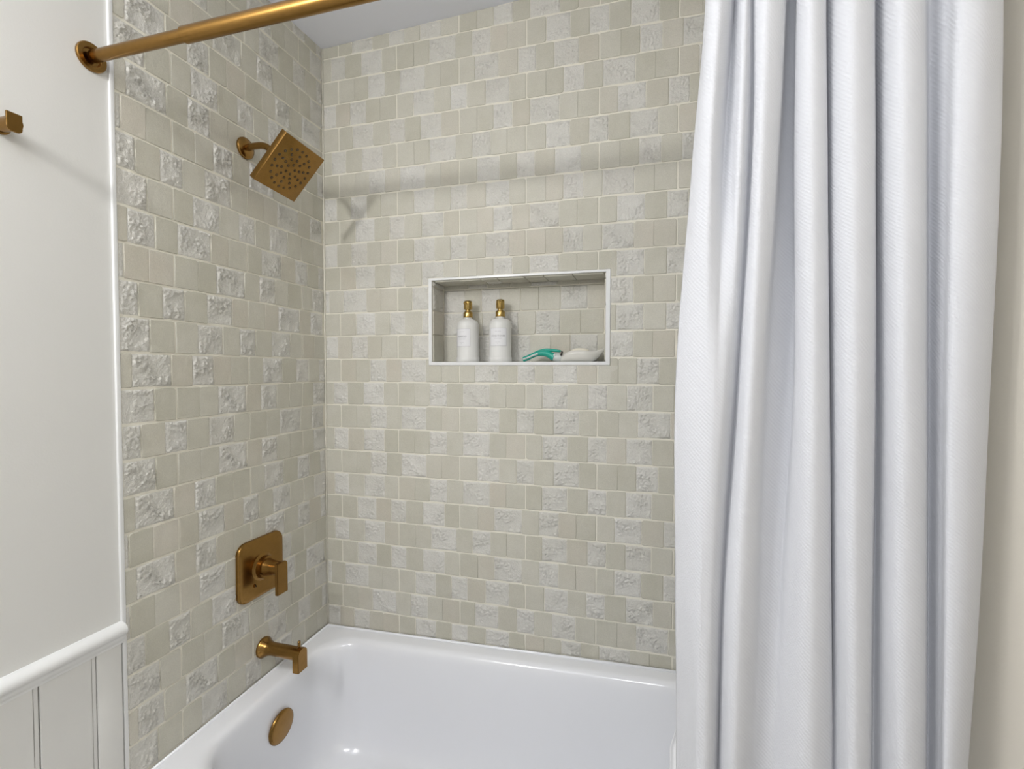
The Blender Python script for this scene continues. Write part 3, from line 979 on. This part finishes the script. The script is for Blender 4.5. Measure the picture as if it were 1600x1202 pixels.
def grid(x0, x1, y0, y1, nx=16, ny=1):
    vs = [(x0 + (x1 - x0) * i / nx, y0 + (y1 - y0) * j / ny) for j in range(ny + 1) for i in range(nx + 1)]
    fs = [(j * (nx + 1) + i, j * (nx + 1) + i + 1, (j + 1) * (nx + 1) + i + 1, (j + 1) * (nx + 1) + i) for j in range(ny) for i in range(nx)]
    return vs, fs
def merge(parts):
    V, F = [], []
    for v, f in parts:
        b = len(V); V += [tuple(q) for q in v]; F += [tuple(i + b for i in g) for g in f]
    return V, F
def bottle(x, y, word, label, ang):
    t = tag(empty('pump_bottle', (x, y, NZ0)), label, 'bottle', 'white pump bottles in the niche')
    r = 0.0365
    prof = [(0.0, 0.0), (0.0370, 0.0), (0.0385, 0.0015), (0.0385, 0.0150), (0.0372, 0.0168), (r, 0.0175), (r, 0.118)]
    for k in range(1, 9):
        a = math.radians(90 * k / 9)
        prof.append((0.0165 + (r - 0.0165) * cos(a), 0.118 + 0.024 * sin(a)))
    prof += [(0.0145, 0.1425), (0.0135, 0.1440), (0.0135, 0.151), (0.0, 0.151)]
    lathe('bottle_body', prof, M_BOTTLE, t, n=64, deg=50)
    lathe('collar', [(0.0, 0.1480), (0.0156, 0.1480), (0.0162, 0.1487), (0.0162, 0.1500), (0.0157, 0.1505), (0.0157, 0.1640), (0.0152, 0.1650), (0.0125, 0.1665), (0.0118, 0.1690), (0.0, 0.1690)], M_PUMP, t, n=40)
    ph = lathe('pump_head', [(0.0, 0.1685), (0.0085, 0.1685), (0.0085, 0.1735), (0.0128, 0.1745), (0.0140, 0.1765), (0.0140, 0.1975), (0.0134, 0.2010), (0.0115, 0.2035), (0.0075, 0.2048), (0.0, 0.2050)], M_PUMP, t, n=40)
    a = ang + 0.12
    dx, dy = sin(a), -cos(a)
    nz_ = link('nozzle', tube_mesh('nozzle', [(dx * .006, dy * .006, 0.1965), (dx * .020, dy * .020, 0.1962), (dx * .026, dy * .026, 0.1945), (dx * .0275, dy * .0275, 0.1905)], [0.0035, 0.0032, 0.0030, 0.0026], M_PUMP, 16), ph)
    lb = wrap('label_panel', *grid(-0.029, 0.029, -0.0285, 0.0285, 24, 4), r + 0.0003, ang, 0.0800, M_LABEL, t)
    L2 = r + 0.0006
    w = 0.0003
    border = [grid(-.029, .029, .0282, .0282 + 2 * w), grid(-.029, .029, -.0288, -.0288 + 2 * w), grid(-.029, -.029 + 2 * w, -.0285, .0285, 1, 1), grid(.029 - 2 * w, .029, -.0285, .0285, 1, 1)]
    wrap('border_line', *merge(border), L2, ang, 0.0800, M_INKL, lb)
    vs, fs = text_flat(word, 0.0064)
    wrap('lettering', [(v[0], v[1] + 0.0035) for v in vs], fs, L2, ang, 0.0800, M_INK, lb)
    small = [grid(-.010, -.0022, .0182, .0188, 4), grid(-.0010, .010, .0182, .0188, 4), grid(-.015, .015, -.0018, -.0014, 8),
             grid(-.013, .001, -.0058, -.0052, 6), grid(.002, .013, -.0058, -.0052, 6), grid(-.009, .007, -.0170, -.0165, 5), grid(-.003, .001, -.0215, -.0208, 2)]
    wrap('fine_print', *merge(small), L2, ang, 0.0800, M_INKL, lb)
    return t
bottle(0.5235, 0.045, 'SHAMPOO', 'white pump bottle marked SHAMPOO, nearest the left side of the niche', -0.30 + 0.37 - 0.30)
bottle(0.6360, 0.045, 'CONDITIONER', 'white pump bottle marked CONDITIONER, between the shampoo bottle and the turquoise razor', -0.02 + 0.10)

# ---------------------------------------------------------------- turquoise razor
rz = tag(empty('handheld_razor', (0.775, 0.040, NZ0)), 'turquoise and grey handheld razor with curved handle lying in the niche', 'razor')
O = Vector((0.775, 0.040, NZ0))
def rel(p): return tuple(Vector(p) - O)
h = catmull([(0.7155, .030, 1.3700), (0.7230, .031, 1.3722), (0.7400, .034, 1.3795), (0.7580, .037, 1.3875), (0.7750, .039, 1.3905), (0.7930, .040, 1.3885), (0.8070, .041, 1.3815), (0.8165, .041, 1.3770)], 6)
hr = []
for i in range(len(h)):
    t = i / (len(h) - 1)
    hr.append(0.0015 + 0.0065 * min(1, t / 0.06) ** 0.5 + 0.0045 * max(0, (t - 0.4) / 0.6))
link('handle', tube_mesh('handle', [rel(p) for p in h], hr, M_TEAL, 20), rz)
h2 = catmull([(0.7480, .039, 1.3885), (0.7660, .040, 1.3960), (0.7880, .041, 1.4000), (0.8100, .042, 1.3990), (0.8330, .043, 1.3965), (0.8365, .043, 1.3955)], 6)
r2 = [0.0035 + 0.0018 * sin(pi * min(1, (i / (len(h2) - 1)) * 1.15)) for i in range(len(h2))]
r2[0] = 0.001; r2[-1] = 0.0012; r2[-2] = 0.003
link('upper_bar', tube_mesh('upper_bar', [rel(p) for p in h2], r2, M_TEAL, 16), rz)
h3 = catmull([(0.7180, .0235, 1.3702), (0.7350, .0262, 1.3765), (0.7540, .0280, 1.3845), (0.7660, .0300, 1.3880)], 6)
r3 = [0.0012] + [0.0031] * (len(h3) - 2) + [0.0012]
link('grip_stripe', tube_mesh('grip_stripe', [rel(p) for p in h3], r3, M_GREYP, 12), rz)
h4 = catmull([(0.8080, .041, 1.3830), (0.8160, .041, 1.3785), (0.8270, .042, 1.3765), (0.8360, .042, 1.3775), (0.8405, .042, 1.3800)], 5)
r4 = [0.009 + 0.0055 * sin(pi * 0.75 * i / (len(h4) - 1)) for i in range(len(h4))]
r4[-1] = 0.008
link('head', tube_mesh('head', [rel(p) for p in h4], r4, M_GREYP, 20), rz)
lathe('button', [(0.0, 0.0), (0.0028, 0.0), (0.0024, 0.0012), (0.0, 0.0016)], M_LABEL, rz, n=16).matrix_local = \
    Matrix.Translation(rel((0.8185, 0.0275, 1.3840))) @ Matrix.Rotation(math.radians(80), 4, 'X')
bs = box('blade', -0.0012, 0.0012, -0.012, 0.012, -0.006, 0.006, M_DARK, rz, 0.0004)
bs.location = rel((0.8410, 0.036, 1.3895)); bs.rotation_euler = (0, math.radians(14), 0)

# ---------------------------------------------------------------- soap dish with soap
ds = tag(empty('soap_dish', (0.905, 0.045, NZ0)), 'greyish white boat-shaped dish with upturned tip at the right end of the niche', 'dish')
O = Vector((0.905, 0.045, NZ0))
#           x      half width  rim z   keel z
sec = [(0.8325, 0.003, 0.0040, 0.0008), (0.8370, 0.010, 0.0110, 0.0006), (0.8440, 0.018, 0.0185, 0.0004), (0.8560, 0.026, 0.0270, 0.0), (0.8720, 0.031, 0.0330, 0.0),
       (0.8950, 0.033, 0.0350, 0.0), (0.9180, 0.031, 0.0340, 0.0), (0.9360, 0.025, 0.0325, 0.0010), (0.9500, 0.017, 0.0345, 0.0100), (0.9620, 0.010, 0.0385, 0.0215), (0.9735, 0.003, 0.0425, 0.0370)]
sec = catmull(sec, 4)
vs, fs = [], []
K = 20
for x, w, rz_, kz in sec:
    for k in range(K + 1):
        a = pi * k / K
        c, s = cos(a), sin(a)
        vs.append((x - O.x, w * (abs(c) ** 0.75) * (1 if c > 0 else -1), rz_ - (rz_ - kz) * (s ** 0.6) if s > 0 else rz_))
for i in range(len(sec) - 1):
    for k in range(K):
        fs.append((i * (K + 1) + k, i * (K + 1) + k + 1, (i + 1) * (K + 1) + k + 1, (i + 1) * (K + 1) + k))
dm = link('dish_body', mesh_py('dish_body', vs, fs, M_DISH, True), ds)
so = dm.modifiers.new('thick', 'SOLIDIFY'); so.thickness = 0.0022; so.offset = 0
bm = bmesh.new()
bmesh.ops.create_uvsphere(bm, u_segments=32, v_segments=20, radius=1)
for v in bm.verts:
    x, y, z = v.co
    f = (abs(x) ** 2.6 + abs(y) ** 2.6 + abs(z) ** 2.6) ** (1 / 2.6) or 1
    v.co = Vector((x / f * 0.0300, y / f * 0.0190, z / f * 0.0135))
sp = tag(link('soap_bar', from_bm('soap_bar', bm, M_SOAP, True), None, (0.8980, 0.045, NZ0 + 0.0295)), 'cream rounded soap bar resting in the boat-shaped dish', 'soap')
